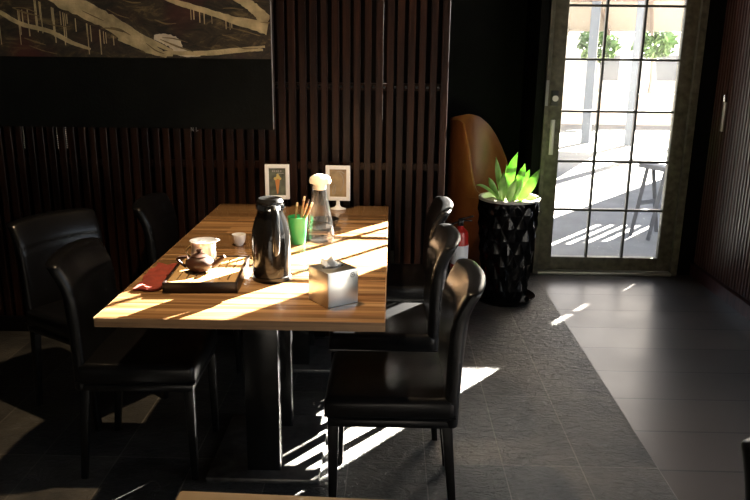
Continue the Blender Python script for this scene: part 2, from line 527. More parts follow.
for k in range(5): m.box((0.06, WY0 + (WY1 - WY0) * k / 4, (WZ0 + WZ1) / 2), (0.06, 0.05, WZ1 - WZ0))
for z in (WZ0 + 0.03, 1.0, WZ1 - 0.025): m.box((0.06, (WY0 + WY1) / 2, z), (0.055, WY1 - WY0, 0.05))
m.build('window_frame', 'muntin', wn)

hd = thing('pull_handle', 'pale metal pull plate with a thumb turn on the right slatted wall', 'handle', (XR - 0.002, 4.97, 1.045))
MB().box((-0.006, 0, 0.105), (0.012, 0.036, 0.19), None, 0.003).build('plate', 'brass', hd)
MB().box((-0.012, 0, 0.225), (0.022, 0.026, 0.05), None, 0.006).build('thumb_turn', 'chrome', hd)

# ------------------------------------------------------------------ door
GX0, GX1 = 1.170, 1.935
GZ0 = 0.122
DT = 2.62
frame = struct(MB().span((XJ, YD - 0.03, 0), (XJ + 0.028, YD + 0.09, DT + 0.09)).span((2.03, YD - 0.03, 0), (2.075, YD + 0.09, DT + 0.09))
               .span((XJ, YD - 0.03, DT + 0.03), (2.075, YD + 0.09, DT + 0.09)).build('trim_1', 'doorwood'))
struct(MB().span((2.075, YD, 0), (XR + 0.12, YD + 0.12, ZC)).span((XJ, YD, DT + 0.09), (2.075, YD + 0.12, ZC)).build('wall_door', 'black_wall'))
struct(MB().span((XJ + 0.03, YD - 0.05, 0), (2.03, YD + 0.09, 0.022), 0.004).build('trim_2', 'brass'))
dr = struct(thing('door_1', None, None, (0, YD, 0)))
st = MB()
st.span((XJ + 0.031, -0.005, 0.026), (GX0, 0.045, DT + 0.025), 0.003).span((GX1, -0.005, 0.026), (2.027, 0.045, DT + 0.025), 0.003)
st.span((GX0, -0.005, 0.026), (GX1, 0.045, GZ0), 0.003).span((GX0, -0.005, 2.54), (GX1, 0.045, DT + 0.025), 0.003)
st.build('door_frame', 'doorwood', dr)
mu = MB()
gw = (GX1 - GX0) / 3
for k in (1, 2):
    mu.span((GX0 + gw * k - 0.008, 0.006, GZ0), (GX0 + gw * k + 0.008, 0.034, 2.54))
for k in range(1, 7):
    z = GZ0 + 0.3455 * k
    mu.span((GX0, 0.004, z - 0.008), (GX1, 0.036, z + 0.008))
mu.build('muntin', 'muntin', dr)
MB().span((GX0 + 0.001, 0.018, GZ0), (GX1 - 0.001, 0.022, 2.54)).build('pane', 'pane', dr)
MB().box((1.112, -0.016, 0.98), (0.030, 0.012, 0.24), None, 0.003).build('lock_plate', 'brass', dr)
lk = MB(); lk.tube([(1.112, -0.01, 1.245), (1.112, -0.045, 1.245)], [0.016, 0.02], 16)
lk.build('knob', 'brass', dr)
hb = MB(); hb.box((1.112, -0.012, 1.245), (0.05, 0.012, 0.10), None, 0.003).build('lock_case', 'muntin', dr)
# pale strip on the jamb
struct(MB().box((XJ + 0.008, YD - 0.036, 1.28), (0.020, 0.012, 0.17)).build('trim_3', 'canvasedge'))

# ------------------------------------------------------------------ outdoors
struct(MB().span((-25, 5.30, -0.12), (45, 70, -0.02)).span((XR + 0.12, -12, -0.12), (45, 5.30, -0.02)).build('ground', 'ground'))
# added sun blocker, unseen at right; its top and openings shape the sunlight
m = MB()
T, Yw = 3.42, 9.8
def cut_wall(m, x0, x1, z0, z1, holes):
    """rectangular wall with non-overlapping holes (sorted by x)"""
    cur = x0
    for (a, b, c, d) in holes:
        m.span((cur, Yw, z0), (a, Yw + 0.06, z1))
        m.span((a, Yw, z0), (b, Yw + 0.06, c)); m.span((a, Yw, d), (b, Yw + 0.06, z1))
        cur = b
    m.span((cur, Yw, z0), (x1, Yw + 0.06, z1))
holes = []
xx = 4.26
for k in range(5):
    holes.append((xx, xx + 0.085, 1.57, 2.03 - 0.03 * k)); xx += 0.125
holes.append((5.40, 5.47, 2.86, 3.08)); holes.append((5.51, 5.58, 2.62, 2.74))
cut_wall(m, 3.75, 14, -0.1, T, holes)
struct(m.build('sun_mask_wall', 'render', smooth=False))

nb = thing('house', 'pale rendered house far across the yard seen through the door', 'building', (5.5, 22, -0.02))
MB().span((-3, 0, 0), (3.6, 5, 2.15)).build('wall', 'render', nb)
MB().prism([(-0.4, 2.1), (5.4, 2.1), (2.6, 3.3)], 'X', -3.2, 3.8).build('roof', 'roof', nb)
for wx in (-1.4, 0.3, 2.0): MB().span((wx, -0.03, 0.8), (wx + 0.7, 0.02, 1.5)).build('window', 'post', nb)
lw = thing('garden_wall', 'low pinkish wall across the yard behind the awning posts', 'wall', (5, 17, -0.02))
MB().span((-4, 0, 0), (4, 0.2, 0.62)).build('wall', 'pink', lw)
MB().span((-4.02, -0.03, 0.62), (4.02, 0.23, 0.68)).build('coping', 'render', lw)

aw = thing('awning', 'beige awning on grey posts over the far side of the yard', 'awning', (3.9, 13.2, -0.02), -0.35)
MB().prism([(0, 2.58), (3.2, 2.00), (3.2, 2.06), (0, 2.64)], 'X', -2.2, 1.35).build('roof_panel', 'awning', aw)
for bx in (-1.3, -0.45, 0.4, 1.2):
    MB().prism([(0.02, 2.49), (3.18, 1.915), (3.18, 2.0), (0.02, 2.575)], 'X', bx - 0.03, bx + 0.03).build('rafter', 'beam', aw)
MB().span((-2.2, 0.02, 2.41), (1.35, 0.08, 2.49)).build('beam', 'beam', aw)
for bx in (-0.46, 0.28, 1.10):
    MB().span((bx - 0.075, 0.0, 0), (bx + 0.075, 0.1, 2.41)).build('post', 'post', aw)

def tree(loc, label, r, h, seed):
    rnd = random.Random(seed)
    t = thing('tree', label, 'tree', loc)
    MB().tube([(0, 0, 0), (0.05, 0, h * 0.5), (0.0, 0.05, h * 0.9)], [0.10, 0.08, 0.04], 8).build('trunk', 'bark', t)
    f = MB()
    for k in range(420):
        a = rnd.uniform(0, 2 * PI); b = math.acos(rnd.uniform(-1, 1)); rr = r * rnd.uniform(0.5, 1.0)
        c = Vector((rr * math.sin(b) * math.cos(a), rr * math.sin(b) * math.sin(a), h + rr * 0.8 * math.cos(b)))
        d = Vector((rnd.gauss(0, 1), rnd.gauss(0, 1), rnd.gauss(0, 1))).normalized()
        e = d.orthogonal().normalized(); s_ = rnd.uniform(0.08, 0.16)
        q = [c + d * s_, c + e * s_ * 0.5, c - d * s_, c - e * s_ * 0.5]
        f.bm.faces.new([f.bm.verts.new(p) for p in q])
    f.build('foliage', 'foliage', t)
tree((4.95, 18.6, -0.02), 'small green tree behind the left post of the awning', 0.5, 1.75, 1)
tree((6.5, 19.2, -0.02), 'small green tree right of the middle awning post in front of the far house', 0.5, 1.8, 2)

tr = thing('trestle', 'grey A shaped wooden trestle standing in the yard outside the door', 'trestle', (2.34, 6.45, -0.02), 0.5)
for sx in (-1, 1):
    for sy in (-1, 1):
        MB().tube([(sx * 0.16, sy * 0.10, 0), (sx * 0.035, sy * 0.10, 0.60)], 0.024, 4).build('leg', 'trestle', tr)
MB().span((-0.06, -0.18, 0.59), (0.06, 0.18, 0.63)).build('top_rail', 'trestle', tr)
for sy in (-1, 1):
    MB().span((-0.10, sy * 0.10 - 0.012, 0.27), (0.10, sy * 0.10 + 0.012, 0.31)).build('cross_rail', 'trestle', tr)

# ------------------------------------------------------------------ dining chairs
def make_chair():
    """front of the chair towards local +X; origin on the floor under the seat"""
    t = thing('dining_chair', 'x', 'chair')
    s = MB(); s.box((0.0, 0, 0.425), (0.43, 0.41, 0.085), None, 0.024, seg=3)
    for v in s.bm.verts:
        if v.co.z > 0.45:
            v.co.z += 0.012 * max(0, 1 - (v.co.x / 0.215) ** 2) * max(0, 1 - (v.co.y / 0.205) ** 2)
    so = s.build('seat', 'leather', t)
    pp = MB()
    a, b = 0.212, 0.202
    ring = [(a, -b), (a, b), (-a, b), (-a, -b), (a, -b)]
    pts = []
    for (p, q) in zip(ring, ring[1:]):
        for k in range(6):
            f = k / 6
            pts.append((p[0] + (q[0] - p[0]) * f, p[1] + (q[1] - p[1]) * f, 0.402))
    pp.tube(pts + [pts[0]], 0.0035, 6, cap=False)
    pp.build('seam', 'leather', so)
    MB().box((0.0, 0, 0.374), (0.41, 0.395, 0.030), None, 0.008).build('seat_frame', 'leather', t)
    def fn(u, v, side):
        y = (u * 2 - 1)
        z = 0.36 + 0.475 * v
        off = -0.200 - 0.030 * v - 0.022 * v * v
        if v > 0.76:
            off -= 0.034 * ((v - 0.76) / 0.24) ** 1.5
        cup = 0.030 * (y * y) * min(1, v * 1.4)                 # sides come forward
        crease = 0.005 * math.exp(-((v - 0.76) / 0.016) ** 2)
        th = 0.027 * (1 - 0.30 * abs(y) ** 10)
        zz = z - 0.008 * abs(y) ** 6 * v + 0.006 * (1 - y * y) * v
        half = 0.200 + 0.010 * v
        sgn = 1 if side else -1
        return (off + cup + sgn * (th - (crease if side else 0)), y * half * (1 - 0.02 * (1 - abs(y))), zz)
    MB().shell(fn, 20, 34).build('backrest', 'leather', t, subsurf=1)
    for sx in (1, -1):
        for sy in (1, -1):
            l = MB()
            l.box((0, 0, 0.183), (0.036, 0.034, 0.366), Matrix.Rotation(0.0, 4, 'Y'), 0.005, taper=0.68)
            for v in l.bm.verts:
                f = 1 - v.co.z / 0.366
                v.co.x += sx * 0.186 + (-0.035 * f if sx < 0 else 0.004 * f)
                v.co.y += sy * 0.180
            l.build('leg', 'legblack', t)
    return t

chair0 = make_chair()
def put_chair(x, y, rz, label, first=[True]):
    o = chair0 if first[0] else copy_tree(chair0)
    first[0] = False
    o.location = (x, y, 0); o.rotation_euler = (0, 0, rz)
    tag(o, label, 'chair', 'black leather dining chairs')
    return o
CH = []
put_chair(0.012, 2.375, PI, 'black leather dining chair nearest the camera on the right side of the table')
put_chair(-0.02, 2.93, PI, 'middle black leather dining chair on the right side of the tables')
put_chair(0.0, 3.555, PI, 'farthest black leather dining chair on the right side, by the slatted screen')
put_chair(-0.90, 2.60, 0.02, 'black leather dining chair in front at left, tucked half under the table')
put_chair(-1.27, 3.02, -0.55, 'black leather dining chair at far left, pulled out and turned to the camera')
put_chair(-0.92, 3.54, 0.0, 'black leather dining chair on the left deep in shadow by the slatted wall')
put_chair(0.893, 1.035, -PI / 2, 'dark dining chair just cut off by the bottom right corner of the photo')

# ------------------------------------------------------------------ tables
def table(name, label, x0, x1, y0, y1, posts, mat='top', emat='edge', rz=0.0, plate=True):
    cx, cy = (x0 + x1) / 2, (y0 + y1) / 2
    t = thing(name, label, 'table', (cx, cy, 0), rz)
    w, d = x1 - x0, y1 - y0
    MB().box((0, 0, 0.7345), (w, d, 0.031), None, 0.002).build('tabletop', mat, t)
    e = MB()
    for sy in (-1, 1): e.box((0, sy * (d / 2 + 0.0012), 0.7335), (w, 0.003, 0.029))
    for sx in (-1, 1): e.box((sx * (w / 2 + 0.0012), 0, 0.7335), (0.003, d, 0.029))
    e.build('edge_banding', emat, t)
    for py in posts:
        MB().box((0, py - cy, 0.37), (0.125, 0.045, 0.70), None, 0.003).build('column', 'steelblack', t)
    MB().box((0, (posts[0] + posts[-1]) / 2 - cy, 0.011), (0.42, posts[-1] - posts[0] + 0.16, 0.022), None, 0.008).build('base_plate', 'baseplate', t)
    MB().box((0, (posts[0] + posts[-1]) / 2 - cy, 0.711), (0.40, posts[-1] - posts[0] + 0.12, 0.016), None, 0.002).build('top_plate', 'steelblack', t)
    return t
table('dining_table', 'striped wooden dining table in front carrying the tea tray and vacuum flask', -0.90, -0.01, 2.118, 3.212, (2.48, 2.82))
table('dining_table', 'striped wooden dining table at the back carrying two small framed cards', -0.90, -0.01, 3.218, 3.855, (3.45, 3.70))
table('wooden_table', 'pale wooden table edge at the bottom of the photo, nearest the camera', -0.395, 0.52, 0.40, 1.195, (0.62, 0.95), 'foretop', 'foretop', -0.035)

TZ = 0.7505
# ------------------------------------------------------------------ tea tray
ty = thing('tea_tray', 'bamboo tea tray with dark sides and drain slots', 'tray', (-0.646, 2.535, TZ), 0.06)
TWD, TDP = 0.252, 0.345
m = MB()
m.span((-TWD / 2, -TDP / 2, 0.0), (TWD / 2, TDP / 2, 0.006))
for sx in (-1, 1): m.box((sx * (TWD / 2 - 0.005), 0, 0.019), (0.010, TDP, 0.036), None, 0.002)
for sy in (-1, 1): m.box((0, sy * (TDP / 2 - 0.005), 0.019), (TWD, 0.010, 0.036), None, 0.002)
m.build('tray_box', 'traydark', ty)
m = MB()
iw, idp = TWD - 0.022, TDP - 0.022
rows = [(-idp / 2, -idp * 0.40), (-0.015, 0.015), (idp * 0.40, idp / 2)]
for a, b in rows: m.span((-iw / 2, a, 0.024), (iw / 2, b, 0.033))
n = 7; sw = 0.0042
pw = (iw - 0.0) / (n + 1)
for a, b in ((-idp * 0.40, -0.015), (0.015, idp * 0.40)):
    for k in range(n + 1):
        x0 = -iw / 2 + k * pw + (sw / 2 if k else 0); x1 = -iw / 2 + (k + 1) * pw - (sw / 2 if k < n else 0)
        m.span((x0, a, 0.024), (x1, b, 0.033))
m.build('slotted_top', 'bamboo', ty, smooth=False)

TT = TZ + 0.0335
# teapot
tp = thing('teapot', 'small brown clay teapot on the tea tray', 'teapot', (-0.672, 2.512, TT), 0.05)
body = MB().lathe([(0.0, 0.0), (0.026, 0.0), (0.030, 0.003), (0.045, 0.014), (0.0505, 0.027), (0.047, 0.040), (0.036, 0.050), (0.028, 0.0535), (0.0, 0.0535)], n=36)
body.build('body', 'clay', tp)
lid = MB().lathe([(0.0, 0.0535), (0.030, 0.0535), (0.0295, 0.0565), (0.018, 0.062), (0.006, 0.064), (0.0055, 0.068), (0.010, 0.073), (0.009, 0.078), (0.0, 0.080)], n=28)
lo = lid.build('lid', 'clay', tp)
MB().tube([(0.042, 0, 0.020), (0.060, 0, 0.028), (0.076, 0, 0.043), (0.090, 0, 0.054)], [0.013, 0.010, 0.0075, 0.006], 12).build('spout', 'clay', tp)
hp = [(-0.041 - 0.036 * math.sin(PI * k / 10), 0, 0.010 + 0.040 * k / 10 + 0.012 * math.sin(PI * k / 10)) for k in range(11)]
MB().tube(hp, 0.0052, 10).build('handle', 'clay', tp)

# steel pitcher
pt = thing('tea_pitcher', 'bright steel and glass tea pitcher behind the clay teapot', 'pitcher', (-0.690, 2.645, TT), 0.1)
b = MB().lathe([(0.0, 0.0), (0.034, 0.0), (0.040, 0.006), (0.042, 0.030), (0.039, 0.055), (0.040, 0.068), (0.045, 0.078), (0.0435, 0.078), (0.038, 0.067), (0.037, 0.055), (0.040, 0.030), (0.036, 0.008), (0.0, 0.005)], n=36,
              fn=lambda a, z: 1 + (0.22 * max(0, math.cos(a)) ** 14 if z > 0.07 else 0), sx=1.12, sy=1.12)
b.build('body', 'satin', pt)
hp = [(-0.038 - 0.026 * math.sin(PI * k / 10), 0, 0.012 + 0.050 * k / 10) for k in range(11)]
MB().tube(hp, 0.0045, 10).build('handle', 'glass', pt)

# small white cup
def cup(loc, label):
    t = tag(MB().lathe([(0.0, 0.0), (0.017, 0.0), (0.018, 0.004), (0.025, 0.014), (0.0285, 0.032), (0.0295, 0.047), (0.0280, 0.047), (0.0265, 0.030), (0.022, 0.012), (0.0, 0.008)], n=32).build('tea_cup', 'porcelain'), label, 'cup')
    t.location = loc
cup((-0.632, 3.005, TZ), 'small white porcelain tea cup alone on the wooden table')

# red cloth
cl = MB()
def clf(u, v, side):
    x = -0.042 + 0.084 * u; y = -0.155 + 0.31 * v
    z = 0.004 + 0.004 * math.sin(u * 9 + v * 4) * math.sin(v * 11) + 0.005 * math.exp(-((v - 0.06) / 0.05) ** 2)
    x += 0.006 * math.sin(v * 8) + 0.004 * math.sin(v * 23)
    y += 0.006 * math.sin(u * 7)
    return (x, y, max(0.0, z - 0.003) if side == 0 else z + 0.004)
cl.shell(clf, 12, 40)
c_ = tag(cl.build('tea_cloth', 'redcloth'), 'folded red tea cloth lying beside the tea tray', 'cloth')
c_.location = (-0.832, 2.525, TZ); c_.rotation_euler = (0, 0, 0.05)

# ------------------------------------------------------------------ vacuum flask
fl = thing('vacuum_flask', 'tall dark vacuum flask with a black handle standing on the table', 'flask', (-0.421, 2.548, TZ), 0.0)
MB().lathe([(0.0, 0.0), (0.064, 0.0), (0.068, 0.004), (0.069, 0.03), (0.069, 0.15), (0.066, 0.18), (0.058, 0.212), (0.047, 0.240), (0.041, 0.256), (0.041, 0.262), (0.0, 0.262)], n=48).build('body', 'flaskblack', fl)
MB().lathe([(0.0705, 0.0), (0.0715, 0.002), (0.0715, 0.016), (0.0695, 0.018)], n=48).build('base_ring', 'plasticblack', fl)
MB().lathe([(0.0425, 0.252), (0.050, 0.256), (0.051, 0.268), (0.048, 0.274), (0.0, 0.274)], n=40, fn=lambda a, z: 1 + 0.28 * max(0, math.cos(a + 1.22 - PI)) ** 10).build('collar', 'chrome', fl)
MB().lathe([(0.046, 0.272), (0.047, 0.284), (0.040, 0.294), (0.020, 0.299), (0.0, 0.300)], n=40).build('lid', 'plasticblack', fl)
hn = MB()
ha = -1.22
dx, dy = math.cos(ha), math.sin(ha)
pts = [(0.045, 0.268), (0.068, 0.270), (0.084, 0.262), (0.092, 0.24), (0.095, 0.20), (0.095, 0.16), (0.092, 0.125), (0.083, 0.112), (0.072, 0.115)]
hn.tube([(r * dx, r * dy, z) for r, z in pts], [0.010, 0.012, 0.0135, 0.014, 0.014, 0.0135, 0.012, 0.010, 0.008], 12)
hn.build('handle', 'plasticblack', fl)

# ------------------------------------------------------------------ green cup with chopsticks
gp = (-0.388, 3.045, TZ)
g = tag(MB().lathe([(0.0, 0.0), (0.030, 0.0), (0.032, 0.004), (0.042, 0.118), (0.0395, 0.118), (0.030, 0.008), (0.0, 0.006)], n=36).build('chopstick_cup', 'green'), 'green plastic cup holding chopsticks behind the vacuum flask', 'cup')
g.location = gp
stick_lab = ['tallest brown chopstick in the green cup, upright', 'brown chopstick in the green cup leaning right with a dark tip', 'pale tipped chopstick leaning farthest right in the green cup', 'short brown chopstick at the left of the green cup']
tips = [(0.028, 0.026, 0.200), (0.048, 0.004, 0.192), (0.066, -0.020, 0.182), (-0.004, 0.030, 0.172)]
bots = [(-0.006, 0.012, 0.009), (-0.018, -0.003, 0.009), (-0.014, -0.018, 0.009), (-0.020, 0.012, 0.009)]
for k in range(4):
    s = thing('chopstick', stick_lab[k], 'chopstick', gp, 0, 'chopsticks in the green cup')
    a, b = Vector(bots[k]), Vector(tips[k])
    q = a + (b - a) * 0.9
    MB().tube([a, q], [0.0032, 0.0046], 8).build('shaft', 'chop', s)
    MB().tube([q, b], [0.0048, 0.0042], 8).build('end_cap', 'choptip' if k != 1 else 'clay', s)

# ------------------------------------------------------------------ glass carafe
cf = thing('carafe', 'clear glass water carafe with a cream lid on the table', 'carafe', (-0.300, 3.10, TZ))
outer = [(0.0, 0.0), (0.056, 0.0), (0.061, 0.006), (0.062, 0.03), (0.056, 0.085), (0.044, 0.145), (0.034, 0.195), (0.0315, 0.225), (0.036, 0.255)]
inner = [(0.034, 0.255), (0.0290, 0.225), (0.0315, 0.195), (0.0415, 0.145), (0.0535, 0.085), (0.0590, 0.03), (0.056, 0.010), (0.0, 0.008)]
MB().lathe(outer + inner, n=48).build('bottle', 'thinglass', cf)
MB().lathe([(0.0, 0.225), (0.027, 0.225), (0.0275, 0.252), (0.041, 0.252), (0.043, 0.262), (0.040, 0.276), (0.026, 0.286), (0.010, 0.290), (0.0, 0.290)], n=36, fn=lambda a, z: 1 + (0.16 * max(0, math.cos(a)) ** 6 if z > 0.25 else 0)).build('lid', 'lid', cf)
MB().lathe([(0.0, 0.0085), (0.0555, 0.0105), (0.0580, 0.028), (0.0555, 0.062), (0.0, 0.062)], n=40).build('water', 'thinglass', cf)

bw = tag(MB().lathe([(0.0, 0.0), (0.030, 0.0), (0.034, 0.004), (0.058, 0.032), (0.066, 0.052), (0.0635, 0.052), (0.055, 0.033), (0.030, 0.008), (0.0, 0.007)], n=40).build('bowl', 'plasticblack'), 'dark bowl standing behind the glass carafe', 'bowl')
bw.location = (-0.295, 3.30, TZ)

# ------------------------------------------------------------------ framed cards
def card(loc, rz, label, kind):
    t = thing('card_stand', label, 'picture frame', loc, rz, 'white framed cards')
    MB().lathe([(0.0, 0.0), (0.040, 0.0), (0.040, 0.004), (0.020, 0.010), (0.010, 0.022), (0.009, 0.050), (0.0, 0.050)], n=32, sy=0.75).build('foot', 'white', t)
    w, h, b, z0 = 0.126, 0.182, 0.020, 0.045
    m = MB()
    for sx in (-1, 1): m.box((sx * (w / 2 - b / 2), 0, z0 + h / 2), (b, 0.014, h), None, 0.002)
    for zz in (z0 + b / 2, z0 + h - b / 2): m.box((0, 0, zz), (w - 2 * b + 0.002, 0.014, b), None, 0.002)
    m.build('frame', 'white', t)
    p = MB().box((0, 0.002, z0 + h / 2), (w - 2 * b, 0.006, h - 2 * b)).build('print', 'photogreen' if kind == 0 else 'phototan', t)
    yf = -0.0018
    if kind == 0:
        MB().prism([(-0.012, z0 + 0.105), (0.014, z0 + 0.105), (0.003, z0 + 0.028), (-0.002, z0 + 0.028)], 'Y', yf, 0).build('printed_cone', 'orange', p)
        q = MB()
        for (a, b_, r) in ((-0.010, 0.108, 0.008), (0.004, 0.116, 0.010), (0.014, 0.108, 0.007), (0.002, 0.128, 0.006)):
            q.lathe([(0, 0), (r, 0), (r, 0.001), (0, 0.001)], n=16)
            vs = q.bm.verts[:] if False else list(q.bm.verts)[-34:]
            for v in vs:
                v.co = Vector((v.co.x + a, yf - 0.0004 + v.co.z, v.co.y + z0 + b_))
        q.build('printed_scoop', 'yellowp', p)
        q = MB()
        for k, wd in enumerate((0.007, 0.006, 0.007, 0.005, 0.006)):
            q.span((-0.026 + k * 0.0105, yf, z0 + 0.142), (-0.026 + k * 0.0105 + wd, yf + 0.001, z0 + 0.151))
        q.span((0.004, yf, z0 + 0.134), (0.034, yf + 0.001, z0 + 0.137))
        q.build('printed_heading', 'canvasedge', p)
    else:
        q = MB()
        q.tube([(-0.025, yf, z0 + 0.03), (-0.028, yf, z0 + 0.055), (-0.018, yf, z0 + 0.085), (-0.012, yf, z0 + 0.06), (-0.018, yf, z0 + 0.035)], 0.0016, 6)
        q.tube([(0.008, yf, z0 + 0.145), (0.022, yf, z0 + 0.13), (0.030, yf, z0 + 0.10), (0.024, yf, z0 + 0.07), (0.012, yf, z0 + 0.05)], 0.0016, 6)
        q.tube([(-0.005, yf, z0 + 0.15), (0.018, yf, z0 + 0.152), (0.034, yf, z0 + 0.14)], 0.0018, 6)
        q.build('printed_drawing', 'canvasedge', p)
card((-0.583, 3.775, TZ), 0.06, 'white framed card with a green picture of a cone, behind the vacuum flask', 0)
card((-0.268, 3.762, TZ), -0.04, 'white framed card with a tan picture on a round foot, behind the carafe', 1)

# ------------------------------------------------------------------ steel tissue box
bx = thing('tissue_box', 'square brushed steel tissue box on the near right of the table', 'tissue box', (-0.181, 2.310, TZ), math.radians(37.5))
S, SH = 0.118, 0.117
m = MB()
m.box((0, 0, SH / 2), (S, S, SH), None, 0.003)
m.build('case', 'steel', bx)
MB().lathe([(0.0, 0.0), (1, 0.0), (1, 0.0012), (0.0, 0.0012)], c=(0, 0, SH), n=32, sx=0.040, sy=0.018).build('slot', 'plasticblack', bx)
def tf(u, v, side):
    a = u * 2 - 1
    x = a * (0.034 - 0.006 * v) + 0.006 * math.sin(v * 5)
    y = 0.006 * math.sin(u * 9) * (1 - v * .3) + 0.018 * v * v + 0.006 * math.sin(u * 5 + 1) * v + (0.0006 if side else -0.0006)
    z = SH - 0.004 + v * 0.032 * (1 - 0.5 * a * a) * (1 + 0.2 * math.sin(u * 13))
    return (x, y, z)
MB().shell(tf, 24, 8).build('tissue', 'tissue', bx)
lg = MB()
for k in range(10):
    a = 2 * PI * k / 10
    lg.box((0.036 + 0.0075 * math.cos(a), -S / 2 - 0.0003, 0.098 + 0.0075 * math.sin(a)), (0.003, 0.0008, 0.003))
lg.box((0.036, -S / 2 - 0.0003, 0.098), (0.006, 0.0008, 0.004))
lg.build('round_mark', 'muntin', bx)

# ------------------------------------------------------------------ planter
PX, PY = 0.746, 4.57
pl = thing('potted_plant', 'bright green strap leaved plant in a tall black diamond textured pot by the walkway', 'potted plant', (PX, PY, 0))
sc_ = tag(MB().lathe([(0.0, 0.0), (0.150, 0.0), (0.172, 0.004), (0.196, 0.030), (0.200, 0.036), (0.194, 0.037), (0.165, 0.012), (0.0, 0.010)], n=64).build('plant_saucer', 'planter'), 'glossy black saucer under the tall black plant pot', 'saucer')
sc_.location = (PX, PY, 0)
PHT = 0.67
ND, NR = 13, 8
def prad(t): return 0.130 + 0.055 * t ** 0.9
n = ND * 12
p = MB()
rings = []
NV = NR * 14
for j in range(NV + 1):
    t = j / NV
    z = 0.012 + (PHT - 0.012) * t
    ring = []
    for k in range(n):
        a = 2 * PI * k / n
        uu = (k / n) * ND; vv = t * NR / 1.0
        p1 = (uu + vv * 0.5) % 1.0; p2 = (uu - vv * 0.5) % 1.0
        hgt = min(min(p1, 1 - p1), min(p2, 1 - p2)) * 2
        r = prad(t) + 0.016 * hgt * min(1, (1 - t) * 14) * min(1, t * 14)
        ring.append(p.bm.verts.new((r * math.cos(a), r * math.sin(a), z)))
    rings.append(ring)
for A, B in zip(rings, rings[1:]):
    for k in range(n):
        p.bm.faces.new((A[k], A[(k + 1) % n], B[(k + 1) % n], B[k]))
p.bm.faces.new(list(reversed(rings[0])))
pot_ = p.build('pot', 'planter', pl, angle=18)
MB().lathe([(0.184, PHT - 0.012), (0.189, PHT - 0.010), (0.191, PHT + 0.002), (0.187, PHT + 0.006), (0.172, PHT + 0.004), (0.168, PHT - 0.03)], n=72).build('rim', 'rim', pot_)
MB().lathe([(0.172, PHT - 0.028), (0.10, PHT - 0.022), (0.0, PHT - 0.018)], n=40).build('soil', 'soil', pl)

LZ = Vector((0, 0, PHT - 0.022))
def leaf(base, tip, w, bend=(0, 0, 0), facing=(0, -1, 0), thick=0.004):
    b, t = Vector(base) + LZ, Vector(tip) + LZ; mid = (b + t) / 2 + Vector(bend)
    fac = Vector(facing)
    def fn(u, v, side):
        p0 = b.lerp(mid, v); p1 = mid.lerp(t, v); c = p0.lerp(p1, v)
        d = (p1 - p0).normalized()
        sd = d.cross(fac).normalized(); nn = sd.cross(d).normalized()
        prof = (0.45 + 1.3 * v * (1 - v) * 2.0) * (1 - v ** 7) if v < 1 else 0.0
        prof = max(prof, 0.03) * w
        a = u * 2 - 1
        k = (0.25 * a * a * prof) + (thick if side else -thick) * (1 - a * a) * 0.9
        return c + sd * a * prof - nn * k
    MB().shell(fn, 8, 16).build('leaf', 'leaf', pl)
leaf((-0.05, -0.02, 0), (-0.215, -0.06, 0.105), 0.016, (-0.03, -0.02, 0.075), (0, -0.6, 1))
leaf((-0.03, 0.02, 0), (-0.098, -0.02, 0.275), 0.024, (-0.005, 0, 0.02), (0.55, -0.8, 0.1))
leaf((0.005, 0.03, 0), (0.040, 0.02, 0.300), 0.030, (-0.035, 0, 0.01), (0.2, -1, 0.1))
leaf((0.03, 0.01, 0), (0.085, 0.0, 0.235), 0.026, (0.0, -0.01, 0.01), (-0.3, -1, 0.1))
leaf((0.06, -0.01, 0), (0.175, -0.02, 0.205), 0.028, (0.01, 0, -0.005), (-0.1, -1, 0.3))
leaf((-0.045, -0.03, 0), (-0.052, -0.05, 0.19), 0.022, (0.0, 0, 0), (0.1, -1, 0.1))
leaf((-0.005, -0.04, 0), (0.028, -0.07, 0.155), 0.024, (-0.01, -0.01, 0.0), (0.3, -1, 0.2))
leaf((0.02, 0.05, 0), (-0.02, 0.07, 0.22), 0.024, (0.01, 0, 0), (0.1, -1, 0.0))
leaf((0.05, 0.04, 0), (0.13, 0.07, 0.19), 0.024, (0, 0.0, 0.01), (-0.2, -1, 0.1))
leaf((-0.06, 0.02, 0), (-0.13, 0.03, 0.14), 0.018, (-0.01, 0, 0.03), (0.1, -1, 0.4))

# ------------------------------------------------------------------ barrel armchair
AX, AY, AR = 0.690, 5.22, 0.285
bc = thing('barrel_armchair', 'tan leather barrel armchair with a high curved back behind the planter', 'armchair', (AX, AY, 0))
def sm(a, b, x):
    t = max(0, min(1, (x - a) / (b - a))); return t * t * (3 - 2 * t)
def rimh(deg):
    # 0 right, 90 far, 180 left, 270 near
    tab = [(0, 0.60), (30, 0.60), (46, 0.655), (52, 0.76), (62, 0.867), (73, 0.96), (84, 1.032), (99, 1.089), (115, 1.109), (136, 1.10),
           (180, 1.09), (214, 1.10), (224, 1.08), (235, 0.905), (246, 0.645), (252, 0.62), (330, 0.61), (360, 0.60)]
    for (a0, h0), (a1, h1) in zip(tab, tab[1:]):
        if deg <= a1: return h0 + (h1 - h0) * (deg - a0) / (a1 - a0)
    return 0.60
def shf(u, v, side):
    deg = u * 360
    a = math.radians(deg)
    top = sum(rimh((deg + k) % 360) for k in (-3, -1.5, 0, 1.5, 3)) / 5
    z = 0.03 + (top - 0.03) * v
    r = AR + (0 if side else -0.020)
    if v > 0.97: r += (-0.004 if side else 0.004)
    return (r * math.cos(a), r * math.sin(a), z)
MB().shell(shf, 144, 28, closed_u=True).build('shell', 'tan', bc, angle=60)
MB().lathe([(0.0, 0.30), (AR - 0.036, 0.30), (AR - 0.034, 0.42), (AR - 0.05, 0.445), (0.0, 0.455)], n=48).build('seat', 'tan', bc)
MB().lathe([(0.0, 0.0), (AR - 0.03, 0.0), (AR - 0.03, 0.03), (0.0, 0.03)], n=48).build('plinth', 'legblack', bc)
m = MB()
